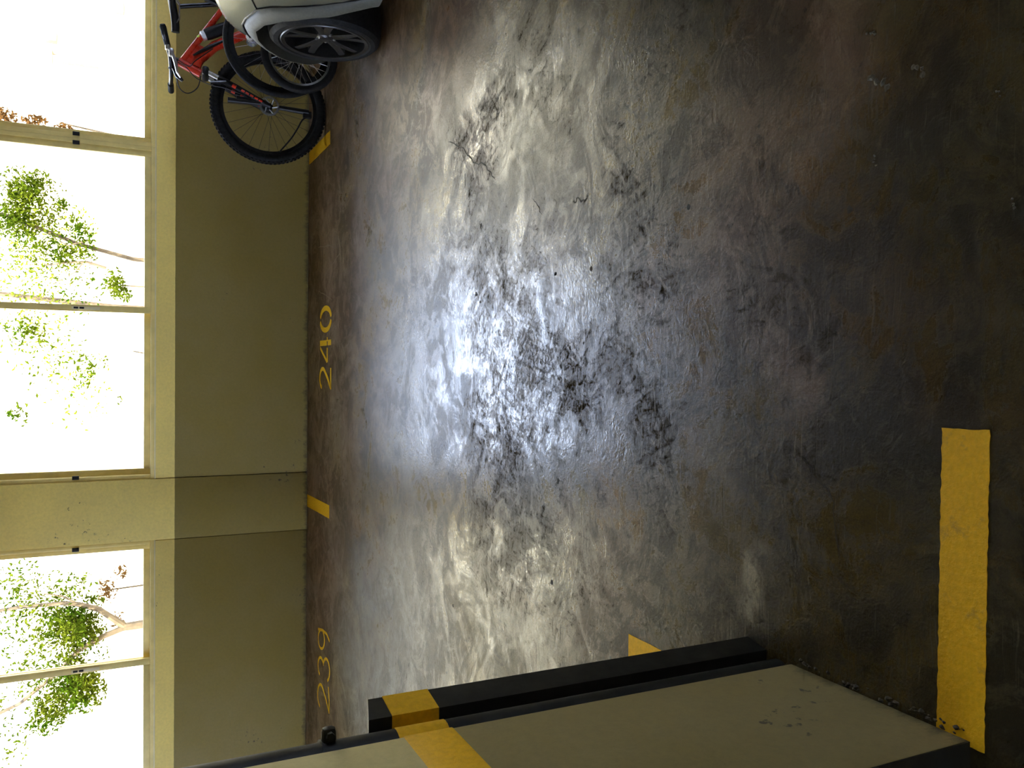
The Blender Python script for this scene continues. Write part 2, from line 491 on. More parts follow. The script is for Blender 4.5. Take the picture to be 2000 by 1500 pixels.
def strokes(name, paths, ox, oy, sx, sy, shear, label):
    """paths: list of (points, width) in digit space, 0..1 high"""
    m = MB()
    for pts, w in paths:
        P = [Vector((ox + p[0] * sx + p[1] * sy * shear, oy + p[1] * sy, 0)) for p in pts]
        ww = w if isinstance(w, (list, tuple)) else [w] * len(P)
        L, Rr = [], []
        for i, p in enumerate(P):
            d = (P[min(i + 1, len(P) - 1)] - P[max(i - 1, 0)]).normalized()
            n = Vector((-d.y, d.x, 0)) * ww[i] * .5
            L.append(p + n); Rr.append(p - n)
        for i in range(len(P) - 1):
            m.prism([(q.x, q.y, .0002) for q in (L[i], Rr[i], Rr[i + 1], L[i + 1])], (0, 0, .001))
    return tag(m.build(name, M['yellow_fresh'], FLOOR), label)

def arc(cx, cy, rx, ry, a0, a1, n=14):
    return [(cx + rx * math.cos(R(a0 + (a1 - a0) * i / n)), cy + ry * math.sin(R(a0 + (a1 - a0) * i / n))) for i in range(n + 1)]

TWO = arc(.5, .72, .46, .27, 160, -40, 16) + [(.5, .28), (.06, .03)]
strokes('bay_number', [(TWO, .026), ([(.02, .035), (1.0, .035)], .030)], -.133, 5.355, .140, .318, 0, 'yellow stencilled digit 2 of bay number 240')
strokes('bay_number', [([(.62, .97), (.05, .36)], .020), ([(.03, .34), (.60, .34)], .026), ([(.80, .02), (.80, .30)], .036), ([(.80, .38), (.80, .98)], .036), ([(.86, .34), (1.02, .34)], .024)], .040, 5.355, .165, .318, 0, 'yellow stencilled digit 4 of bay number 240')
strokes('bay_number', [(arc(.5, .5, .45, .47, 98, 262, 22), [.022] + [.034] * 21 + [.022]), (arc(.5, .5, .45, .47, 82, -82, 22), [.022] + [.034] * 21 + [.022])], .248, 5.355, .160, .318, 0, 'yellow stencilled digit 0 of bay number 240')
strokes('bay_number', [(arc(.5, .72, .46, .27, 165, -35, 16) + [(.5, .28), (.05, .03)], .018), ([(.03, .03), (.55, .02), (1.05, .10)], .017)], -2.225, 5.345, .165, .335, -.20, 'yellow hand-painted digit 2 of bay number 239')
strokes('bay_number', [(arc(.5, .74, .40, .24, 160, -75, 14) + arc(.48, .27, .48, .27, 75, -160, 16), .018)], -2.020, 5.345, .150, .335, -.20, 'yellow hand-painted digit 3 of bay number 239')
strokes('bay_number', [(arc(.5, .70, .42, .27, 20, 330, 22), .017), ([(.90, .98), (.92, .60), (.82, .25), (.55, .02)], .018)], -1.835, 5.345, .150, .335, -.20, 'yellow hand-painted digit 9 of bay number 239')

def ribbon(pts, w, z=.0006, jit=.0):
    m = MB()
    P = []
    for i in range(len(pts) - 1):
        for k in range(5):
            q = k / 5
            P.append(Vector((pts[i][0] + (pts[i + 1][0] - pts[i][0]) * q + random.uniform(-jit, jit), pts[i][1] + (pts[i + 1][1] - pts[i][1]) * q + random.uniform(-jit, jit), 0)))
    P.append(Vector((*pts[-1], 0)))
    rows = []
    for i, p in enumerate(P):
        d = (P[min(i + 1, len(P) - 1)] - P[max(i - 1, 0)]).normalized()
        n = Vector((-d.y, d.x, 0)) * w * random.uniform(.4, 1.0) * (.3 if i in (0, len(P) - 1) else 1)
        rows.append([(p + n) + Vector((0, 0, z)), (p - n) + Vector((0, 0, z))])
    return m.grid(rows)
M['crack'] = simple('dark_crack', (.035, .03, .018), .9)
for pts, w in (([(.97, 3.333), (.894, 3.162), (.823, 3.055), (.776, 2.931), (.707, 2.845)], .0035), ([(.519, 2.271), (.528, 2.234), (.517, 2.203), (.527, 2.173)], .004), ([(.589, 2.543), (.55, 2.50), (.516, 2.468)], .002), ([(-.18, 1.30), (-.25, 1.22), (-.36, 1.20)], .0022)):
    ribbon(pts, w, jit=.006).build('crack', M['crack'], FLOOR)
M['scuff'] = simple('pale_scuff', (.36, .31, .24), .8, var=.2, scale=200)
for pts, w in (([(.83, 5.74), (.80, 5.42), (.78, 5.33)], .005), ([(.61, 5.58), (.67, 5.33), (.72, 5.15)], .004), ([(.53, 5.74), (.49, 5.52), (.44, 5.34)], .004), ([(-1.53, 5.56), (-1.62, 5.50), (-1.75, 5.44)], .004)):
    ribbon(pts, w, jit=.004).build('scuff', M['scuff'], FLOOR)
ribbon([(1.453, 5.548), (1.62, 5.562), (1.9, 5.572)], .008, jit=.001).build('dark_strip', M['crack'], FLOOR)  # thin dark strip across the floor at the foot of the bicycle wheel

def pit(x, y, r, parent, mat, name, h=.0007):
    n = 9
    m = MB()
    ring = [(x + r * random.uniform(.6, 1.1) * math.cos(2 * math.pi * k / n), y + r * random.uniform(.6, 1.1) * math.sin(2 * math.pi * k / n), h * .6) for k in range(n)]
    m.add(ring + [(x, y, h)], [(k, (k + 1) % n, n) for k in range(n)])
    return m.build(name, mat, parent)
for x, y in ((.297, 3.018), (.264, 2.977), (.029, 2.471), (.017, 2.335), (-.351, 2.344), (-.978, 3.23), (-.684, 2.378), (.41, 1.692), (.319, 1.189), (-.129, 1.772), (.559, 2.974), (.306, 2.154), (.313, 2.375), (.086, 2.194)):
    pit(x, y, random.uniform(.006, .011), FLOOR, M['crack'], 'pit')
M['spall'] = simple('broken_concrete', (.11, .10, .065), .9, var=.3, scale=120, bump=.8)
for x, y, a, l in ((.546, 1.124, .9, .030), (.543, 1.039, .8, .022), (.643, 1.144, 1.2, .014), (.403, 1.132, .2, .012), (.272, .862, .3, .010), (.459, .89, .7, .008)):
    m = MB()
    for k in range(4):
        q = (k - 1.5) / 1.5 * l * .7
        px, py = x + q * math.cos(a) + random.uniform(-.003, .003), y + q * math.sin(a) + random.uniform(-.003, .003)
        n = 7
        rr = l * .3
        ring = [(px + rr * random.uniform(.5, 1.2) * math.cos(2 * math.pi * i / n), py + rr * random.uniform(.5, 1.2) * math.sin(2 * math.pi * i / n), .0003) for i in range(n)]
        m.add(ring + [(px, py, random.uniform(.002, .005))], [(i, (i + 1) % n, n) for i in range(n)])
    m.build('spall', M['spall'], FLOOR)
# mortar crumbs along the foot of the column
M['crumb'] = simple('mortar_crumbs', (.055, .045, .025), .95, var=.5, scale=150)

# ------------------------------------------------------------------ the window wall
PIL0, PIL1 = -1.150, -.742         # flush concrete pillar
SILL, HEAD, CEIL = 1.005, 2.20, 2.75
def wall_part(name, x0, x1, z0, z1, label, y0=YW, y1=YW + .22):
    return tag(MB().box((x0, y0, z0), (x1, y1, z1), .003).build(name, M['wall'], smooth=True), label, 'wall', kind='structure')
wall_part('wall_far', PIL1 + .004, 9, 0, SILL, 'two-tone cream and olive parapet wall below the windows behind bay 240')
wall_part('wall_far', -2.80, PIL0 - .004, 0, SILL, 'two-tone cream and olive parapet wall below the window behind bay 239')
wall_part('wall_far', PIL0, PIL1, 0, CEIL, 'flush two-tone concrete pillar between the two windows', YW - .004)
wall_part('wall_far', -9, -2.804, 0, CEIL, 'plain wall beyond the window behind bay 239')
wall_part('wall_far', 3.68, 9, SILL, CEIL, 'plain wall beyond the window above the parked car')
wall_part('wall_far', PIL1 + .004, 3.68, HEAD, CEIL, 'lintel wall over the windows behind bay 240')
wall_part('wall_far', -2.80, PIL0 - .004, HEAD, CEIL, 'lintel wall over the window behind bay 239')
# unseen walls; the openings in the two sides are added to light the bays
def unseen_wall(name, boxes, label):
    m = MB()
    for a, b in boxes: m.box(a, b)
    tag(m.build(name, M['wall']), label, 'wall', kind='structure')
unseen_wall('wall_left', [((-9.2, -9, 0), (-9, YW + .22, 1.0)), ((-9.2, -9, 2.45), (-9, YW + .22, CEIL)), ((-9.2, -9, 1.0), (-9, -6.2, 2.45)), ((-9.2, 5.0, 1.0), (-9, YW + .22, 2.45)), ((-9.2, -.9, 1.0), (-9, -.4, 2.45))], 'unseen garage wall beyond bay 239 with openings added to let in light')
unseen_wall('wall_right', [((9, -9, 0), (9.2, YW + .22, 1.3)), ((9, -9, 2.2), (9.2, YW + .22, CEIL)), ((9, -9, 1.3), (9.2, -3.2, 2.2)), ((9, 4.4, 1.3), (9.2, YW + .22, 2.2))], 'unseen garage wall beyond the parked car with openings added to let in light')
unseen_wall('wall_rear', [((-9.2, -9.2, 0), (9.2, -9, CEIL))], 'rear wall behind the driving lane')
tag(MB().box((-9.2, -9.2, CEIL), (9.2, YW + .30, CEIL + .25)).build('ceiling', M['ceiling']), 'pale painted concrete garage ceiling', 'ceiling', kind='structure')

def window(name, x0, x1, xm, inner_right, label, latch=True):
    """two-leaf sliding window: outer frame, two sashes on different tracks, panes, latch"""
    w = tag(empty(name, ((x0 + x1) / 2, YW + .05, SILL)), label, 'window', kind='structure')
    ox, oy, oz = w.location
    def B(nm, a, b, mat='frame', par=w, bev=.003):
        pl = (ox, oy, oz)
        return MB().box(tuple(a[i] - pl[i] for i in range(3)), tuple(b[i] - pl[i] for i in range(3)), bev).build(nm, M[mat], par, True)
    fr = .028
    B('frame_rail', (x0, YW + .008, SILL), (x1, YW + .10, SILL + fr))
    B('frame_rail', (x0, YW + .008, HEAD - fr), (x1, YW + .10, HEAD))
    B('frame_jamb', (x0, YW + .008, SILL + fr), (x0 + fr, YW + .10, HEAD - fr))
    B('frame_jamb', (x1 - fr, YW + .008, SILL + fr), (x1, YW + .10, HEAD - fr))
    B('sill_light_lip', (x0, YW - .003, SILL - .003), (x1, YW + .010, SILL + .005), 'frame_lite', bev=.001)  # paler lip standing in for the line of light along the sill
    for right in (False, True):
        inner = right == inner_right
        ya, yb = (YW + .018, YW + .046) if inner else (YW + .058, YW + .086)
        a, b = (xm - .022, x1 - fr + .003) if right else (x0 + fr - .003, xm + .022)
        st, z0, z1 = .042, SILL + fr, HEAD - fr
        s = B('sash', (a, ya, z0), (a + st, yb, z1))
        def C_(nm, p, q, mat='frame', bev=.003):
            return B(nm, p, q, mat, s, bev)
        C_('stile', (b - st, ya, z0), (b, yb, z1))
        C_('bottom_rail', (a + st, ya, z0), (b - st, yb, z0 + .040))
        C_('top_rail', (a + st, ya, z1 - .040), (b - st, yb, z1))
        C_('pane', (a + st - .006, (ya + yb) / 2 - .002, z0 + .034), (b - st + .006, (ya + yb) / 2 + .002, z1 - .034), 'glass', 0)
        if inner:
            lx = a + st / 2 if right else b - st / 2
            C_('latch', (lx - .010, ya - .010, 1.335), (lx + .010, ya, 1.500), 'frame_lite', .003)
            C_('latch_bolt', (lx - .006, ya - .016, 1.462), (lx + .006, ya - .009, 1.488), 'black', .001)
            C_('latch_bolt', (lx - .006, ya - .016, 1.428), (lx + .006, ya - .009, 1.454), 'black', .001)
    for jx in (x0 + fr, x1 - fr):
        B('catch', (jx - .012, YW + .000, 1.455), (jx + .012, YW + .012, 1.495), 'black', bev=.002)
    return w
window('window_1', PIL1, 1.4575, .378, True, 'wide two-leaf sliding window with trees outside behind bay 240')
window('window_2', 1.4575, 3.68, 2.57, True, 'two-leaf sliding window above the bicycles with a white house outside')
window('window_3', -2.80, PIL0, -1.965, False, 'sliding window above bay 239 with a forked tree outside')

# ------------------------------------------------------------------ column, pipe, guard
colm = tag(MB().box((-1.012, .920, 0), (-.610, 1.325, CEIL), .004).build('concrete_column', M['column'], smooth=True),
           'cream and grey painted concrete column with a yellow band in the foreground', 'column', kind='structure')
MB().box((-1.0135, .9185, .765), (-.6085, 1.3265, .855), .004).build('yellow_band', M['yellow_band'], colm, True)
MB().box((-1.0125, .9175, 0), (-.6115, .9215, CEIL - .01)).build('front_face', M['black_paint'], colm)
# chipped mortar along its foot
for k in range(46):
    y = random.uniform(.925, 1.32); r_ = random.uniform(.002, .006)
    mm = MB()
    c = Vector((-.606 + random.uniform(-.002, .012), y, 0))
    n = 6
    ring = [c + Vector((r_ * random.uniform(.6, 1.2) * math.cos(2 * math.pi * i / n), 1.5 * r_ * random.uniform(.6, 1.2) * math.sin(2 * math.pi * i / n), .0003)) for i in range(n)]
    mm.add(ring + [c + Vector((0, 0, r_ * random.uniform(.6, 1.2)))], [(i, (i + 1) % n, n) for i in range(n)])
    mm.build('mortar_crumb', M['crumb'], colm)

pipe = tag(empty('drain_pipe', (-.646, 1.3605, 0)), 'black vertical drain pipe running down beside the column', 'pipe')
MB().tube([(0, 0, 0), (0, 0, CEIL)], .0335, 20, caps=False).build('pipe', M['black_paint'], pipe, True)
MB().tube([(0, 0, .765), (0, 0, .855)], .0345, 20).build('yellow_band', M['yellow_band'], pipe, True)
cl = MB().lathe([(.034, -.011), (.0375, -.011), (.0375, .011), (.034, .011)], (0, 0, .972), (0, 0, 1), 24).build('clamp', M['black_paint'], pipe, True)
MB().box((.030, -.010, .958), (.060, .010, .982), .008).build('clamp_lug', M['black_paint'], cl, True)
MB().lathe([(.0, -.016), (.007, -.016), (.007, -.006), (.0, -.006)], (.048, 0, .970), (0, 1, 0), 6).build('bolt', M['black_paint'], cl)

guard = tag(empty('pipe_guard', (-.75, 1.42, 0)), 'low black painted guard block behind the drain pipe with a yellow band', 'guard')
def gprism(z0, z1a, z1b, e=0.0):
    # plan: right face slightly splayed
    p = [(-.16, -.022 - e), (.146 + e, -.022 - e), (.158 + e, .038 + e), (-.16, .038 + e)]
    vs = [(q[0], q[1], z0) for q in p] + [(p[0][0], p[0][1], z1a), (p[1][0], p[1][1], z1a), (p[2][0], p[2][1], z1b), (p[3][0], p[3][1], z1b)]
    return MB().add(vs, [(3, 2, 1, 0), (4, 5, 6, 7), (0, 1, 5, 4), (1, 2, 6, 5), (2, 3, 7, 6), (3, 0, 4, 7)])
gprism(0, .892, .876).build('block', M['black_paint'], guard)
gprism(.763, .850, .850, .0012).build('yellow_band', M['yellow_band'], guard)

# ------------------------------------------------------------------ bicycles
def ell(c, a, b, n=24):
    return [(c[0] + a * math.cos(2 * math.pi * i / n), 0, c[1] + b * math.sin(2 * math.pi * i / n)) for i in range(n)]

def bike_wheel(root, name, cx, cz, Rw, tr, rim_w, rim_mat, hub_mat, knobs=False, rotor=False, nsp=28, spoke_mat='steel', sr=.0011):
    wh = MB().torus((cx, 0, cz), (0, 1, 0), Rw - tr, tr, 64, 12).build(name, M['rubber'], root, True)
    if knobs:
        k = MB()
        n = 84
        for i in range(n):
            a = 2 * math.pi * i / n
            for off in (-.42, .0, .42):
                rr = Rw - tr + tr * math.cos(off * 1.6)
                yy = tr * math.sin(off * 1.6)
                ca, sa = math.cos(a + (0 if off else .037)), math.sin(a + (0 if off else .037))
                c = Vector((cx + rr * ca, yy, cz + rr * sa))
                e1, e2 = Vector((ca, 0, sa)), Vector((-sa, 0, ca))
                vs = [c + e1 * q + e2 * u_ + Vector((0, v_, 0)) for q in (-.002, .0045) for u_ in (-.007, .007) for v_ in (-.007, .007)]
                k.add(vs, [(0, 1, 3, 2), (4, 6, 7, 5), (0, 4, 5, 1), (2, 3, 7, 6), (0, 2, 6, 4), (1, 5, 7, 3)])
        tag(k.build('tread', M['rubber'], wh), kind='stuff')
    ro = Rw - 2 * tr + .004
    MB().lathe([(ro, -.011), (ro, .011), (ro - rim_w, .008), (ro - rim_w, -.008)], (cx, 0, cz), (0, 1, 0), 64, True).build('rim', M[rim_mat], wh, True)
    MB().lathe([(0, -.055), (.006, -.055), (.008, -.034), (.024, -.032), (.024, -.028), (.014, -.024), (.014, .024), (.024, .028), (.024, .032), (.008, .034), (.006, .055), (0, .055)], (cx, 0, cz), (0, 1, 0), 16).build('hub', M[hub_mat], wh, True)
    sp = MB()
    for i in range(nsp):
        a = 2 * math.pi * i / nsp
        sgn = 1 if i % 2 else -1
        b = a + sgn * .9 * (1 if i % 4 < 2 else -1)
        sp.tube([(cx + .022 * math.cos(b), sgn * .03, cz + .022 * math.sin(b)), (cx + (ro - rim_w + .002) * math.cos(a), 0, cz + (ro - rim_w + .002) * math.sin(a))], sr, 4, caps=False)
    tag(sp.build('spokes', M[spoke_mat], wh), kind='stuff')
    if rotor:
        r_ = MB().lathe([(.062, -.046), (.062, -.044), (.048, -.044), (.048, -.046)], (cx, 0, cz), (0, 1, 0), 36, True)
        for i in range(6):
            a = 2 * math.pi * i / 6
            r_.tube([(cx + .02 * math.cos(a), -.045, cz + .02 * math.sin(a)), (cx + .052 * math.cos(a + .5), -.045, cz + .052 * math.sin(a + .5))], .004, 6)
        r_.build('brake_rotor', M['steel'], wh, True)
    return wh

# the red mountain bike, leaning on the parapet; x runs from its front wheel towards its back, z up
rb = tag(empty('mountain_bike', (1.70, 5.57, 0), (R(-5), 0, 0)), 'red mountain bike with black knobbly tyres leaning on the wall below the window', 'bicycle', 'bicycles parked at the wall')
bike_wheel(rb, 'front_wheel', -.018, .358, .358, .030, .022, 'blackmetal', 'blackmetal', True, True, 28, 'black', .0010)
bike_wheel(rb, 'rear_wheel', 1.02, .358, .358, .030, .022, 'blackmetal', 'blackmetal', False, True, 28, 'black', .0010)
fr = MB()
fr.tube([(.212, 0, .878), (.575, 0, .640)], [.021, .018], 14)
top = fr.build('top_tube', M['red'], rb, True)
MB().tube([(.186, 0, .800), (.235, 0, .782), (.330, 0, .690), (.450, 0, .480), (.56, 0, .300)], [.030, .034, .032, .030, .028], 14).build('down_tube', M['red'], rb, True)
MB().tube([(.148, 0, .770), (.206, 0, .900)], .0275, 16).build('head_tube', M['red'], rb, True)
MB().prism([(.170, -.012, .79), (.215, -.012, .878), (.33, -.012, .795), (.30, -.012, .725)], (0, .024, 0)).build('gusset', M['red'], rb)
MB().tube([(.245, -.034, .815), (.30, -.036, .735), (.36, -.034, .640)], [.006, .013, .008], 8).build('decal', M['black'], rb, True)
MB().tube([(.56, 0, .300), (.600, 0, .680)], .018, 12).build('seat_tube', M['red'], rb, True)
for s_ in (-1, 1):
    MB().tube([(.58, s_ * .03, .62), (1.02, s_ * .065, .37)], .009, 8).build('seat_stay', M['red'], rb, True)
    MB().tube([(.56, s_ * .03, .300), (1.02, s_ * .065, .355)], .011, 8).build('chain_stay', M['red'], rb, True)
    leg = MB().tube([(.118, s_ * .055, .668), (.062, s_ * .055, .545), (-.010, s_ * .055, .385), (-.022, s_ * .055, .350)], [.020, .021, .018, .014], 12).build('fork_lower', M['black'], rb, True)
    MB().tube([(.077, s_ * .055 - .017, .585), (.067, s_ * .055 - .017, .563)], .012, 8).build('red_block', M['red'], leg, True)
    for q in (.15, .32, .5, .68, .85):
        a = Vector((.060, s_ * .055 - .0165, .545)).lerp(Vector((-.008, s_ * .055 - .0145, .392)), q - .06)
        b = Vector((.060, s_ * .055 - .0165, .545)).lerp(Vector((-.008, s_ * .055 - .0145, .392)), q + .07)
        MB().tube([a, b], .0075, 8).build('red_lettering', M['red'], leg, True)
    MB().tube([(.150, s_ * .055, .745), (.112, s_ * .055, .655)], .0155, 12).build('stanchion', M['silver'], rb, True)
MB().box((.120, -.075, .722), (.180, .075, .765), .016).build('fork_crown', M['black'], rb, True)
MB().tube([(.098, -.075, .642), (.098, -.03, .660), (.098, .03, .660), (.098, .075, .642)], .013, 10).build('fork_arch', M['black'], rb, True)
MB().tube([(.072, -.085, .715), (.086, -.085, .622)], [.010, .013], 8).build('lockout', M['blackmetal'], rb, True)
st = MB().tube([(.208, 0, .905), (.213, 0, .925), (.150, 0, .945)], [.022, .022, .018], 12).build('stem', M['black'], rb, True)
# turned bars: one grip swings back, the other forward
bar = MB().tube([(.330, -.20, .985), (.290, -.17, .975), (.215, -.05, .948), (.150, 0, .942), (.125, .07, .945), (.115, .20, .95)], .013, 10).build('handlebar', M['blackmetal'], rb, True)
MB().tube([(.345, -.21, .988), (.332, -.202, .985), (.255, -.118, .962)], [.014, .0195, .0175], 12).build('grip', M['rubber'], bar, True)
MB().tube([(.116, .18, .95), (.105, .29, .95)], .018, 12).build('grip', M['rubber'], bar, True)
MB().box((.195, -.125, .925), (.243, -.085, .955), .010).build('shifter', M['steel'], bar, True)
MB().tube([(.215, -.110, .935), (.150, -.130, .915), (.092, -.135, .905), (.070, -.12, .888)], [.010, .011, .008, .005], 8).build('brake_lever', M['silver'], bar, True)
MB().tube([(.13, -.10, .925), (.085, -.10, .905), (.060, -.09, .875)], [.013, .015, .009], 10).build('brake_caliper', M['blackmetal'], bar, True)
MB().box((.225, -.14, .950), (.262, -.105, .975), .008).build('bell', M['silver'], bar, True)
MB().tube(spline([(.110, -.08, .915), (.02, -.08, .895), (-.005, -.07, .845), (.04, -.06, .790), (.118, -.05, .770)]), .0035, 6).build('brake_cable', M['black'], rb, True)
MB().tube(spline([(.185, -.07, .925), (.15, -.09, .86), (.09, -.09, .80), (.06, -.08, .71), (.05, -.07, .61), (.0, -.06, .42)]), .003, 6).build('brake_cable', M['black'], rb, True)
MB().tube(spline([(.20, -.06, .91), (.165, -.06, .84), (.21, -.05, .80), (.30, -.04, .70)]), .003, 6).build('gear_cable', M['black'], rb, True)
MB().tube([(.598, 0, .670), (.548, 0, .895)], .0145, 12).build('seat_post', M['blackmetal'], rb, True)
sad_rows = []
for q in range(11):
    s_ = q / 10
    x = .385 + s_ * .255
    hw = .018 + .055 * smoothstep(.35, .95, s_) * (1 if s_ < .96 else .8)
    z = .925 + .028 * smoothstep(.1, 1, s_)
    sad_rows.append([(x, hw * math.cos(R(a)), z + .018 * math.sin(R(a)) - (.012 if a > 180 else 0)) for a in range(0, 361, 24)])
sd = MB().grid(sad_rows)
sd.f.append(tuple(range(15))); sd.f.append(tuple(len(sd.v) - 1 - i for i in range(15)))
sd = sd.build('saddle', M['black'], rb, True)
for s_ in (-1, 1):
    MB().tube([(.42, s_ * .012, .920), (.47, s_ * .02, .897), (.56, s_ * .02, .897), (.61, s_ * .025, .935)], .0035, 6).build('saddle_rail', M['steel'], sd, True)
bt = MB().lathe([(0, 0), (.036, 0), (.037, .12), (.034, .15), (.028, .155)], (.462, -.005, .612), (-.47, 0, .88), 20).build('bottle', M['black'], rb, True)
MB().lathe([(.030, .150), (.031, .172), (.022, .178), (.0, .178)], (.462, -.005, .612), (-.47, 0, .88), 20).build('bottle_collar', M['white'], bt, True)
MB().lathe([(.014, .176), (.014, .198), (.009, .204), (.0, .204)], (.462, -.005, .612), (-.47, 0, .88), 16).build('bottle_spout', M['lime'], bt, True)
MB().tube([(.478, -.04, .60), (.43, -.045, .69), (.40, -.01, .74), (.43, .03, .69), (.478, .035, .60)], .004, 6).build('bottle_cage', M['black'], rb, True)
ck = MB().lathe([(.085, -.055), (.085, -.050), (.060, -.050), (.060, -.055)], (.56, 0, .300), (0, 1, 0), 32, True).build('chainring', M['blackmetal'], rb, True)
MB().tube([(.56, -.07, .30), (.60, -.085, .14)], [.016, .011], 8).build('crank', M['blackmetal'], ck, True)
MB().tube([(.56, .07, .30), (.52, .085, .46)], [.016, .011], 8).build('crank', M['blackmetal'], ck, True)
# black bars clamped across the front wheel and the cord hanging from them
MB().tube([(-.013, -.060, .415), (-.014, -.062, .612)], [.012, .017], 10).build('cross_bar', M['black'], rb, True)
MB().box((-.006, -.075, .470), (.016, -.050, .560), .006).build('cross_bar_clamp', M['black'], rb, True)
MB().tube([(-.026, -.060, .300), (-.036, -.062, .115)], [.014, .018], 10).build('cross_bar', M['black'], rb, True)
MB().box((-.075, -.075, .095), (-.030, -.050, .150), .006).build('cross_bar_clamp', M['black'], rb, True)
MB().tube(spline([(-.06, -.062, .105), (-.085, -.064, .150), (-.15, -.064, .185), (-.225, -.064, .230), (-.302, -.050, .292)]), .005, 6).build('lock_cord', M['black'], rb, True)

def plain_bike(name, label, loc, lean, yaw, Rw, tr, rim_w, rim_mat, spoke_mat, frame_mat, k, sr):
    """a second bicycle: wheels, diamond frame, fork, bars, saddle; k scales the frame"""
    b = tag(empty(name, loc, (lean, 0, yaw)), label, 'bicycle', 'bicycles parked at the wall')
    bike_wheel(b, 'front_wheel', 0, Rw, Rw, tr, rim_w, rim_mat, 'steel', False, False, 28, spoke_mat, sr)
    bike_wheel(b, 'rear_wheel', 1.0 * k, Rw, Rw, tr, rim_w, rim_mat, 'steel', False, False, 28, spoke_mat, sr)
    z = Rw
    H0, H1 = (.19 * k, 0, z + .34 * k), (.22 * k, 0, z + .44 * k)
    BB, ST = (.58 * k, 0, z - .05 * k), (.70 * k, 0, z + .40 * k)
    MB().tube([H0, H1], .018, 12).build('head_tube', M[frame_mat], b, True)
    MB().tube([H1, ST], .014, 12).build('top_tube', M[frame_mat], b, True)
    MB().tube([H0, BB], .017, 12).build('down_tube', M[frame_mat], b, True)
    MB().tube([BB, ST], .014, 12).build('seat_tube', M[frame_mat], b, True)
    for s_ in (-1, 1):
        MB().tube([H0, (.15 * k, s_ * .035, z + .26 * k), (.0, s_ * .05, z)], [.012, .011, .008], 8).build('fork_leg', M[frame_mat], b, True)
        MB().tube([ST, (1.0 * k, s_ * .055, z)], .007, 8).build('seat_stay', M[frame_mat], b, True)
        MB().tube([BB, (1.0 * k, s_ * .055, z)], .008, 8).build('chain_stay', M[frame_mat], b, True)
    MB().tube([(.225 * k, 0, z + .455 * k), (.235 * k, 0, z + .49 * k), (.30 * k, 0, z + .52 * k)], .012, 8).build('stem', M['black'], b, True)
    hb = MB().tube([(.27 * k, -.10 * k, z + .53 * k), (.26 * k, -.05 * k, z + .52 * k), (.36 * k, .02 * k, z + .52 * k), (.50 * k, .05 * k, z + .53 * k)], .011, 8).build('handlebar', M['blackmetal'], b, True)
    MB().tube([(.46 * k, .043 * k, z + .528 * k), (.60 * k, .06 * k, z + .534 * k)], .016, 10).build('grip', M['rubber'], hb, True)
    MB().tube([ST, (.725 * k, 0, z + .50 * k)], .012, 10).build('seat_post', M['blackmetal'], b, True)
    rows = []
    for q in range(9):
        s_ = q / 8
        hw = .02 + .05 * smoothstep(.3, .95, s_)
        rows.append([((.60 + .25 * s_) * k, hw * math.cos(R(a)), z + .515 * k + .016 * math.sin(R(a))) for a in range(0, 361, 30)])
    MB().grid(rows).build('saddle', M['black'], b, True)
    c = MB().lathe([(.08 * k, -.045), (.08 * k, -.041), (.06 * k, -.041), (.06 * k, -.045)], BB, (0, 1, 0), 28, True).build('chainring', M['steel'], b, True)
    MB().tube([(BB[0], -.06, BB[2]), (BB[0] + .12 * k, -.07, BB[2] - .10 * k)], .011, 8).build('crank', M['steel'], c, True)
    MB().tube([(BB[0], .06, BB[2]), (BB[0] - .12 * k, .07, BB[2] + .10 * k)], .011, 8).build('crank', M['steel'], c, True)
    return b
plain_bike('hybrid_bicycle', 'black bicycle with a thin-tyred dark wheel between the car and the red bike', (2.015, 5.36, 0), R(-2), R(4), .335, .019, .030, 'blackmetal', 'steel', 'blackmetal', .98, .0008)
plain_bike('child_bicycle', 'small bicycle with bright silver rim and spokes beside the car wheel', (1.925, 5.245, 0), R(-3), R(2), .232, .024, .014, 'silver', 'silver', 'blackmetal', .62, .0016)

# ------------------------------------------------------------------ the parked car
def lerp_tab(tab, y):
    for (a, va), (b, vb) in zip(tab, tab[1:]):
        if y <= b: return va + (vb - va) * (y - a) / (b - a) if y > a else va
    return tab[-1][1]
def smooth_tab(tab, y, h=.05):
    return sum(lerp_tab(tab, y + d) for d in (-h, -h / 2, 0, h / 2, h)) / 5

CXc, CAR_W = 2.52, .86
car = tag(empty('parked_car', (CXc, 3.0, 0)), 'silver car with dark alloy wheels parked beside the bicycles, nose to the wall', 'car')
NOSE, TAIL = 5.02, 1.30
wtab = [(1.30, .0), (1.31, .55), (1.38, .72), (1.55, .82), (2.0, .855), (4.30, .86), (4.50, .852), (4.64, .835), (4.76, .795), (4.86, .72), (4.94, .59), (4.99, .40), (5.02, .0)]
stab = [(1.30, .72), (1.6, .92), (2.2, .96), (3.4, .94), (3.9, .895), (4.14, .85), (4.30, .805), (4.48, .745), (4.61, .685), (4.75, .60), (4.86, .53), (5.02, .50)]     # shoulder height
arch_f = [(3.79, .17), (3.87, .30), (3.97, .44), (4.08, .55), (4.20, .615), (4.33, .635), (4.45, .605), (4.55, .545), (4.63, .455), (4.68, .35), (4.70, .20)]
seam_f = [(3.70, .17), (3.77, .28), (3.90, .475), (4.02, .615), (4.10, .662), (4.28, .690), (4.39, .688), (4.46, .668), (4.56, .625), (4.66, .575), (4.76, .52)]
arch_r = [(y - 4.33 + 2.02 if False else 2.02 + (y - 4.33) * .86, z) for y, z in arch_f]
def half_w(y): return smooth_tab(wtab, y, .03)
def shoulder(y): return smooth_tab(stab, y, .06)
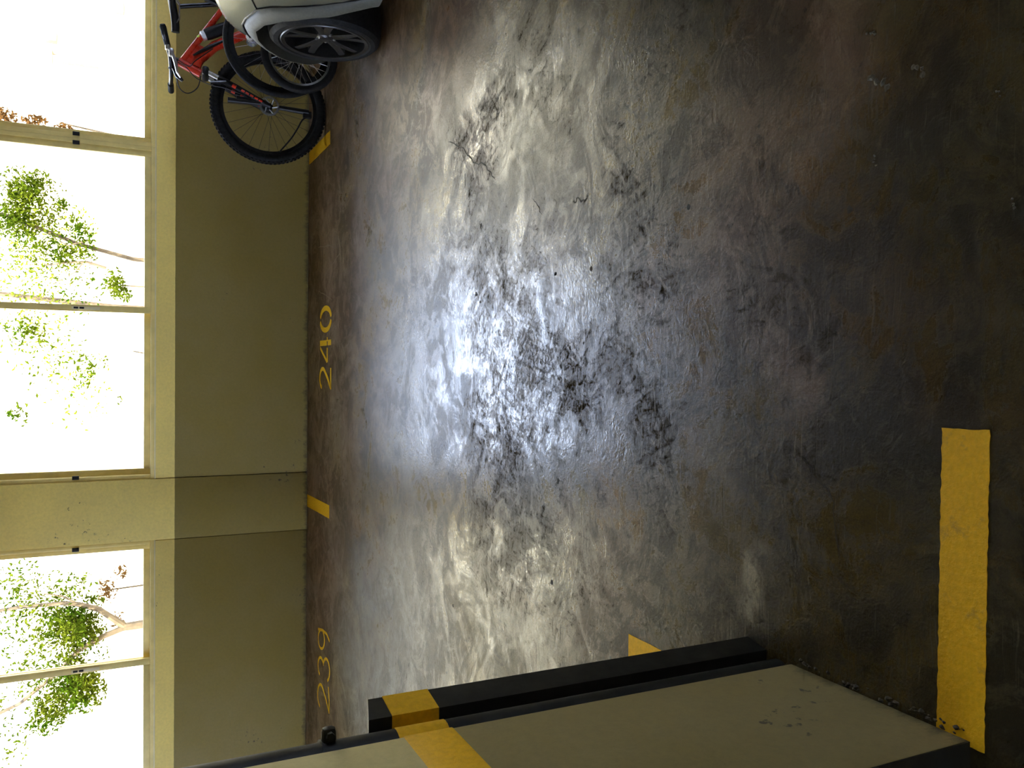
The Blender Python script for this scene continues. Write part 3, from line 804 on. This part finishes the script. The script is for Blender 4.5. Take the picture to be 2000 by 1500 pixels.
def side_x(y, z):
    """half width of the body at height z: fullest low on the door, drawn in towards the shoulder and the sill"""
    s_ = shoulder(y)
    q = max(0, min(1, (z - .18) / max(.05, s_ - .18)))
    return half_w(y) * (1 - .045 * max(0, .25 - q) / .25 - .10 * max(0, q - .45) ** 1.6 / (.55 ** 1.6))
def low_edge(y, tabs):
    z = .19
    for tb in tabs:
        if tb[0][0] < y < tb[-1][0]: z = max(z, lerp_tab(tb, y))
    return z
def pt(y, z, s_, out=0.0):
    return (s_ * (side_x(y, z) + out), y - 3.0, z)
ysA = sorted(set([1.31, 1.34, 1.38, 1.45, 1.55, 1.7] + [round(1.8 + .05 * i, 3) for i in range(56)] + [y for y, _ in arch_f] + [y for y, _ in seam_f] + [4.6, 4.66, 4.72, 4.78, 4.84, 4.89, 4.93, 4.96, 4.985, 5.0, 5.012]))
def body_side(s_):
    """fender and doors above the seam of the wheel-arch trim"""
    m = MB()
    rows = []
    for y in ysA:
        z0 = low_edge(y, (seam_f, arch_r))
        if 4.76 <= y: z0 = max(.19, .52 - (y - 4.76) * .6)
        if y <= 3.70 and y > 2.4: z0 = .30
        z1 = shoulder(y)
        z1 = max(z1, z0 + .01)
        rows.append([pt(y, z0 + (z1 - z0) * i / 14, s_) for i in range(15)])
    return m.grid(rows)
def hood_rows():
    rows = []
    for y in [q for q in ysA]:
        s_ = shoulder(y); w = side_x(y, s_)
        crown = .075 * min(1, w / .6)
        rows.append([(w * math.sin(R(a)), y - 3.0, s_ + crown * math.cos(R(a)) ** .8 if abs(a) < 90 else s_) for a in range(-90, 91, 10)])
    return rows
MB().grid(hood_rows()).build('bonnet', M['carpaint'], car, True, 60)
for s_ in (-1, 1):
    body_side(s_).build('fender', M['carpaint'], car, True, 60)
    # grey wheel-arch trim and bumper cover between the seam and the wheel opening
    rows = []
    for i in range(41):
        q = i / 40
        k = q * (len(arch_f) - 1); a = int(min(k, len(arch_f) - 2)); f_ = k - a
        ya, za = arch_f[a][0] + (arch_f[a + 1][0] - arch_f[a][0]) * f_, arch_f[a][1] + (arch_f[a + 1][1] - arch_f[a][1]) * f_
        ys_, zs_ = seam_f[a][0] + (seam_f[a + 1][0] - seam_f[a][0]) * f_, seam_f[a][1] + (seam_f[a + 1][1] - seam_f[a][1]) * f_
        row = []
        for j in range(8):
            t_ = j / 7
            y, z = ys_ + (ya - ys_) * t_, zs_ + (za - zs_) * t_
            row.append(pt(y, z, s_, .004 + .022 * math.sin(t_ * math.pi * .6) - (.012 if j == 0 else 0)))
        yy, zz = ya, za
        row.append(pt(yy, zz, s_, -.03)); row.append(pt(yy, zz, s_, -.30))
        rows.append(row)
    MB().grid(rows).build('arch_trim', M['carplastic'], car, True, 50)
    MB().tube([pt(y, z + .004, s_, .004) for y, z in seam_f], .0045, 6).build('seam', M['black'], car, True)
    rows = []
    for i in range(30):
        y = 2.40 + (3.74 - 2.40) * i / 29
        rows.append([pt(y, .17, s_, -.10), pt(y, .17, s_, 0), pt(y, .22, s_, .010), pt(y, .305, s_, .004)])
    MB().grid(rows).build('sill', M['carplastic'], car, True, 60)
    # bumper corner in front of the wheel
    rows = []
    for y in [4.70, 4.74, 4.78, 4.82, 4.86, 4.90, 4.94, 4.97, 4.99, 5.005, 5.015]:
        z1 = max(.20, .56 - (y - 4.70) * .55)
        rows.append([pt(y, .16 + (z1 - .16) * i / 6, s_, .008) for i in range(7)])
    MB().grid(rows).build('bumper', M['carplastic'], car, True, 60)
    MB().box((s_ * .50 - .09, 3.72 - 3, .14), (s_ * .50 + .09, 4.70 - 3, .66), .05).build('wheel_well', M['cardark'], car, True)
    # little bright side marker and its shut line
    MB().tube([pt(3.99, .715, s_, .002), pt(4.05, .690, s_, .003), pt(4.10, .668, s_, .003)], .0035, 6).build('shut_line', M['black'], car, True)
    MB().tube([pt(3.93, .735, s_, .004), pt(3.99, .718, s_, .006)], [.012, .010], 8).build('side_marker', M['silver'], car, True)
    MB().tube([pt(4.56, .63, s_, .0), pt(4.68, .60, s_, .004), pt(4.80, .545, s_, .002)], [.02, .036, .02], 12).build('headlamp', M['lamp'], car, True)
    MB().tube([pt(3.62, z, s_, .003) for z in (.32, .5, .7, .88)], .003, 6).build('door_gap', M['black'], car, True)
    mr = MB().tube([(s_ * .78, .42, .97), (s_ * .84, .42, .99), (s_ * .87, .43, 1.01), (s_ * .90, .43, 1.02), (s_ * .95, .43, 1.02), (s_ * .99, .43, 1.02), (s_ * 1.01, .43, 1.02)], [.02, .03, .06, .078, .08, .066, .03], 16).build('mirror', M['carpaint'], car, True)
# cabin
cab = [(3.85, .70, .92), (3.45, .66, 1.22), (3.15, .61, 1.42), (2.6, .59, 1.47), (1.95, .58, 1.43), (1.6, .60, 1.25), (1.38, .62, .95)]
rows = [[(-(w + .10), y - 3, .90), (-w, y - 3, z - .05), (-w * .85, y - 3, z), (0, y - 3, z + .02), (w * .85, y - 3, z), (w, y - 3, z - .05), (w + .10, y - 3, .90)] for y, w, z in cab]
MB().grid(rows).build('greenhouse', M['carglass'], car, True, 60)
rows = [[(-w * .9, y - 3, z + .004), (-w * .5, y - 3, z + .02), (0, y - 3, z + .028), (w * .5, y - 3, z + .02), (w * .9, y - 3, z + .004)] for y, w, z in cab[2:5]]
MB().grid(rows).build('roof', M['carpaint'], car, True, 60)
MB().box((-.62, 1.55 - 3, .19), (.62, 4.70 - 3, .42), .03).build('underbody', M['cardark'], car, True)

def car_wheel(y, s_):
    wx = s_ * .84
    ax = (s_, 0, 0)
    c = (wx - s_ * .205, y - 3.0, .285)
    Rt, Rr = .285, .222
    ty = MB().lathe([(Rr - .01, .0), (Rt - .03, -.006), (Rt - .006, .02), (Rt, .05), (Rt, .15), (Rt - .008, .185), (Rt - .028, .203), (Rr + .012, .205), (Rr, .198), (Rr - .01, .15)], c, ax, 64).build('wheel', M['rubber'], car, True, 35)
    MB().lathe([(Rr + .004, .197), (Rr - .002, .204), (Rr - .020, .200), (Rr - .022, .10), (Rr - .022, .02)], c, ax, 64).build('rim', M['alloy'], ty, True)
    MB().lathe([(Rr - .02, .06), (.0, .06)], c, ax, 48).build('brake_shield', M['cardark'], ty)
    MB().lathe([(.0, .186), (.030, .184), (.034, .178), (.060, .170), (.066, .150), (.066, .08)], c, ax, 32).build('hub_cap', M['alloy'], ty, True)
    for i in range(5):
        a0 = 2 * math.pi * i / 5 + .35
        for d in (-.17, .17):
            pts = []
            for q in range(6):
                t_ = q / 5
                rr = .045 + (Rr - .062) * t_
                an = a0 + d * (.55 + .75 * t_)
                hw = .020 + .004 * (1 - t_)
                o1 = .178 + .012 * t_
                pts.append((rr, an, hw, o1))
            m = MB(); rows = []
            for rr, an, hw, o1 in pts:
                e1 = Vector((0, math.cos(an), math.sin(an))); e2 = Vector((0, -math.sin(an), math.cos(an)))
                cc = Vector(c) + e1 * rr
                rows.append([cc + e2 * hw + Vector(ax) * (o1 - .030), cc + e2 * hw * .9 + Vector(ax) * (o1 - .003), cc + e2 * hw * .5 + Vector(ax) * o1, cc - e2 * hw * .5 + Vector(ax) * o1, cc - e2 * hw * .9 + Vector(ax) * (o1 - .003), cc - e2 * hw + Vector(ax) * (o1 - .030)])
            m.grid(rows).build('rim_spoke', M['alloy'], ty, True, 50)
        b = Vector(c) + Vector((0, math.cos(a0 + .6), math.sin(a0 + .6))) * .048
        MB().lathe([(0, .182), (.007, .180), (.007, .165)], b, ax, 6).build('wheel_bolt', M['steel'], ty)
for y in (4.36, 2.02):
    for s_ in (-1, 1): car_wheel(y, s_)

# ------------------------------------------------------------------ outside
tag(MB().box((-40, YW + .22, -.2), (40, 50, .10)).box((-40, -40, -.2), (-9.2, YW + .22, .10)).box((9.2, -40, -.2), (40, YW + .22, .10)).box((-9.2, -40, -.2), (9.2, -9.2, .10)).build('ground', M['asphalt']), 'bright sunlit paving of the court outside the windows', 'ground', kind='structure')
house = tag(empty('house', (4.0, 15, .10)), 'white rendered house beyond the window above the bicycles', 'building')
def H(nm, a, b, mat, par=house, bev=0.0):
    return MB().box((a[0] - 4.0, a[1] - 15, a[2] - .10), (b[0] - 4.0, b[1] - 15, b[2] - .10), bev).build(nm, M[mat], par)
H('wall', (2.9, 15, .10), (14, 22, 8.4), 'house')
H('roof', (2.6, 14.6, 8.4), (14.2, 22.2, 8.65), 'asphalt')
for wx in (4.6, 7.4, 10.2):
    f_ = H('window_frame', (wx, 14.95, 4.6), (wx + 1.2, 15.01, 6.0), 'house')
    H('pane', (wx + .08, 14.94, 4.68), (wx + 1.12, 14.95, 5.92), 'carglass', f_)
wn = H('window_frame', (4.66, 14.93, 1.36), (4.86, 15.0, 2.08), 'house')
H('shutter_slat', (4.72, 14.90, 1.42), (4.75, 14.93, 1.92), 'olivewood', wn)
H('shutter_slat', (4.84, 14.90, 1.40), (4.855, 14.93, 2.05), 'tan', wn)
H('lintel', (4.67, 14.88, 2.06), (4.92, 15.0, 2.15), 'tan')
H('bracket', (5.03, 14.85, 2.00), (5.20, 15.0, 2.15), 'tan')
H('meter_box', (5.66, 14.85, 1.05), (5.84, 15.0, 1.25), 'tan', bev=.01)
block = tag(empty('apartment_block', (-8, 17, .10)), 'cream apartment block behind the forked tree', 'building')
MB().box((-8.5, 0, 0), (5.3, 6, 9.0)).build('wall', M['house'], block)
MB().box((-8.7, -.3, 9.0), (5.5, 6.2, 9.25)).build('roof', M['asphalt'], block)
for wx in (-6.4, -3.6, -.8, 2.0):
    for wz in (4.4, 7.0):
        f_ = MB().box((wx, -.05, wz), (wx + 1.1, .01, wz + 1.2)).build('window_frame', M['house'], block)
        MB().box((wx + .08, -.06, wz + .08), (wx + 1.02, -.05, wz + 1.12)).build('pane', M['carglass'], f_)
bw = tag(MB().box((-14, 16, .10), (2.9, 16.25, 3.2)).build('boundary_wall', M['house']), 'white boundary wall behind the trees in the court', 'wall', kind='structure')

def leaf_cloud(clusters, size, rng):
    vs, fs = [], []
    for (c, rad, n) in clusters:
        for _ in range(n):
            d = rng.normal(size=3); d /= np.linalg.norm(d)
            p = np.array(c) + d * np.array(rad) * rng.random() ** .45
            a = rng.normal(size=3); a /= np.linalg.norm(a)
            b = np.cross(a, rng.normal(size=3)); b /= np.linalg.norm(b)
            l = size * rng.uniform(.7, 1.5); w_ = l * .42
            k = len(vs)
            mid = np.cross(a, b) * l * .12
            vs += [p - a * l * .5, p + b * w_ * .5 + mid, p + a * l * .5, p - b * w_ * .5 + mid]
            fs += [(k, k + 1, k + 2), (k, k + 2, k + 3)]
    return vs, fs
def tree(name, label, base, limbs, clusters, size, seed, mat='leaf', cat='tree', group='trees in the court'):
    rng = np.random.default_rng(seed)
    t = tag(empty(name, base), label, cat, group)
    B_ = Vector(base)
    for i, (pts, r0, r1) in enumerate(limbs):
        P = [Vector(p) - B_ for p in pts]
        n = len(P)
        MB().tube(P, [r0 + (r1 - r0) * k / (n - 1) for k in range(n)], 8).build('trunk' if i == 0 else 'branch', M['bark'], t, True)
    vs, fs = leaf_cloud([((c[0] - B_.x, c[1] - B_.y, c[2] - B_.z), r_, n) for c, r_, n in clusters], size, rng)
    me = bpy.data.meshes.new('foliage')
    me.from_pydata([tuple(v) for v in vs], [], fs)
    me.materials.append(M[mat])
    o = bpy.data.objects.new('foliage', me)
    COL.objects.link(o); o.parent = t
    o['kind'] = 'stuff'
    return t
tree('court_tree', 'forked leafy tree filling the window behind bay 239', (-2.80, 10, .10),
     [([(-2.80, 10, .10), (-2.81, 10, .8), (-2.825, 10, 1.12)], .06, .045),
      ([(-2.825, 10, 1.10), (-2.70, 10, 1.25), (-2.60, 10, 1.37), (-2.53, 10, 1.55), (-2.50, 10, 1.70), (-2.52, 10.1, 2.1), (-2.6, 10.2, 2.7)], .038, .016),
      ([(-2.825, 10, 1.10), (-2.90, 10, 1.32), (-3.02, 10, 1.56), (-3.2, 10, 1.72), (-3.5, 10, 2.1), (-3.7, 10, 2.6)], .034, .014),
      ([(-2.53, 10, 1.55), (-2.42, 10, 1.72), (-2.38, 10, 1.88)], .014, .006)],
     [((-2.72, 10, 1.62), (.20, .25, .22), 900), ((-2.86, 10.1, 1.52), (.20, .25, .24), 900), ((-3.12, 10, 1.62), (.20, .2, .16), 300), ((-3.38, 9.9, 1.60), (.26, .25, .26), 1300), ((-3.62, 9.9, 1.85), (.22, .2, .2), 560), ((-3.2, 10, 1.95), (.3, .3, .2), 200),
      ((-2.55, 10, 2.0), (.4, .4, .25), 190), ((-2.3, 10, 1.55), (.15, .2, .2), 70), ((-3.2, 10.3, 3.6), (1.3, 1.0, 1.5), 4200), ((-3.9, 10, 2.5), (.5, .5, .5), 700), ((-2.4, 10.2, 2.15), (.5, .4, .25), 420), ((-3.2, 10.3, 1.75), (.75, .3, .5), 1000), ((-2.75, 10.1, 1.75), (.25, .2, .25), 420), ((-3.45, 10, 1.45), (.25, .2, .18), 420), ((-2.45, 10.2, 1.75), (.28, .3, .3), 260), ((-2.62, 10.2, 1.42), (.16, .2, .12), 130)], .048, 11)
tree('court_shrub', 'brown-leaved shrub at the foot of the forked tree', (-2.48, 10.6, .10),
     [([(-2.48, 10.6, .10), (-2.52, 10.6, .7), (-2.55, 10.6, 1.3)], .02, .008)],
     [((-2.55, 10.6, 1.30), (.16, .15, .12), 130), ((-2.35, 10.6, 1.15), (.10, .1, .08), 50), ((-2.9, 10.6, 1.18), (.12, .1, .08), 60)], .05, 12, 'leafb', 'shrub', None)
tree('court_tree', 'sparse tree with bare twigs seen through the window behind bay 240', (1.30, 11, .10),
     [([(1.30, 11.3, .10), (1.32, 11.3, 1.0), (1.45, 11.2, 1.6), (1.7, 11.1, 2.3), (1.8, 11, 3.0)], .03, .018),
      ([(1.16, 11, 1.30), (1.22, 11, 1.50), (1.20, 11, 1.72), (1.15, 11, 1.95)], .020, .008),
      ([(1.45, 11, 1.55), (1.40, 11, 1.70), (1.48, 11, 1.85)], .010, .005),
      ([(1.20, 11, 1.55), (1.10, 11, 1.62), (.95, 11, 1.85)], .008, .004)],
     [((1.95, 11, 2.12), (.20, .2, .20), 560), ((1.66, 11, 2.25), (.22, .2, .22), 560), ((2.12, 11, 1.98), (.12, .15, .14), 150), ((1.86, 11, 1.76), (.10, .12, .08), 90), ((1.62, 11, 1.62), (.14, .15, .12), 110), ((1.30, 11, 1.62), (.16, .15, .14), 80), ((1.22, 11, 1.72), (.10, .1, .16), 80), ((2.1, 11, 2.75), (.5, .5, .4), 700), ((1.75, 11.2, 1.95), (.55, .3, .35), 260), ((1.0, 11.2, 1.55), (.45, .3, .3), 180), ((1.60, 11, 2.05), (.30, .2, .25), 300), ((2.05, 11.1, 2.20), (.25, .2, .2), 300), ((1.35, 11.1, 1.80), (.20, .15, .2), 220), ((1.75, 11.2, 2.1), (.5, .3, .35), 420), ((1.15, 11.2, 1.9), (.4, .3, .4), 160), ((1.0, 11.1, 1.22), (.22, .15, .12), 130), ((1.45, 11.1, 1.52), (.25, .2, .12), 140), ((1.25, 11, 2.05), (.12, .1, .1), 30)], .050, 13)
tree('court_shrub', 'low green shrub at the foot of the window behind bay 240', (.93, 10.8, .10),
     [([(.93, 10.8, .10), (.94, 10.8, .6), (.95, 10.8, 1.15)], .02, .008)],
     [((.95, 10.8, 1.20), (.14, .12, .10), 150), ((.86, 10.8, 1.10), (.10, .1, .08), 70)], .055, 14, cat='shrub', group=None)
tree('court_tree', 'thin sapling with few leaves left of the window mullion behind bay 240', (.12, 11.5, .10),
     [([(.12, 11.5, .10), (.14, 11.5, .7), (.2, 11.5, 1.0)], .018, .008)],
     [((.46, 11.2, 2.10), (.12, .1, .12), 45), ((.36, 11.2, 1.98), (.14, .1, .08), 45), ((-.02, 11.2, 1.45), (.14, .1, .06), 40), ((.05, 11.2, 1.30), (.10, .1, .05), 14), ((-.55, 11.2, 2.28), (.08, .1, .08), 30), ((-.4, 11.2, 1.15), (.06, .05, .04), 10), ((-.3, 11.2, 2.8), (.7, .5, .4), 260), ((.1, 11.3, 1.85), (.65, .3, .4), 130), ((.40, 11.2, 2.2), (.2, .15, .2), 110), ((-.05, 11.2, 1.55), (.25, .2, .1), 60), ((-.55, 11.2, 2.2), (.15, .1, .12), 50)], .055, 15)
tree('court_tree', 'pale yellow-green tree farther back between the two window mullions', (.9, 14, .10),
     [([(.9, 14.3, .10), (.92, 14.3, 1.2), (1.0, 14.2, 2.2), (1.1, 14.1, 3.4)], .05, .03)],
     [((1.6, 14, 2.3), (1.0, .5, .6), 900), ((.6, 14, 2.2), (.8, .5, .6), 420), ((-.3, 14, 1.7), (.7, .4, .5), 240), ((1.9, 14, 1.7), (.5, .3, .3), 240)], .06, 17, 'leafy')
tree('court_shrub', 'reddish brown bush against the white house', (3.0, 12.4, .10),
     [([(3.0, 12.4, .10), (3.05, 12.4, 1.0), (3.1, 12.2, 1.8)], .03, .01)],
     [((3.06, 12, 2.42), (.10, .1, .14), 170), ((3.03, 12, 2.10), (.08, .1, .16), 150), ((3.0, 12, 1.80), (.06, .08, .12), 80), ((3.1, 12, 2.7), (.2, .2, .2), 200)], .055, 16, 'leafb', 'shrub', None)
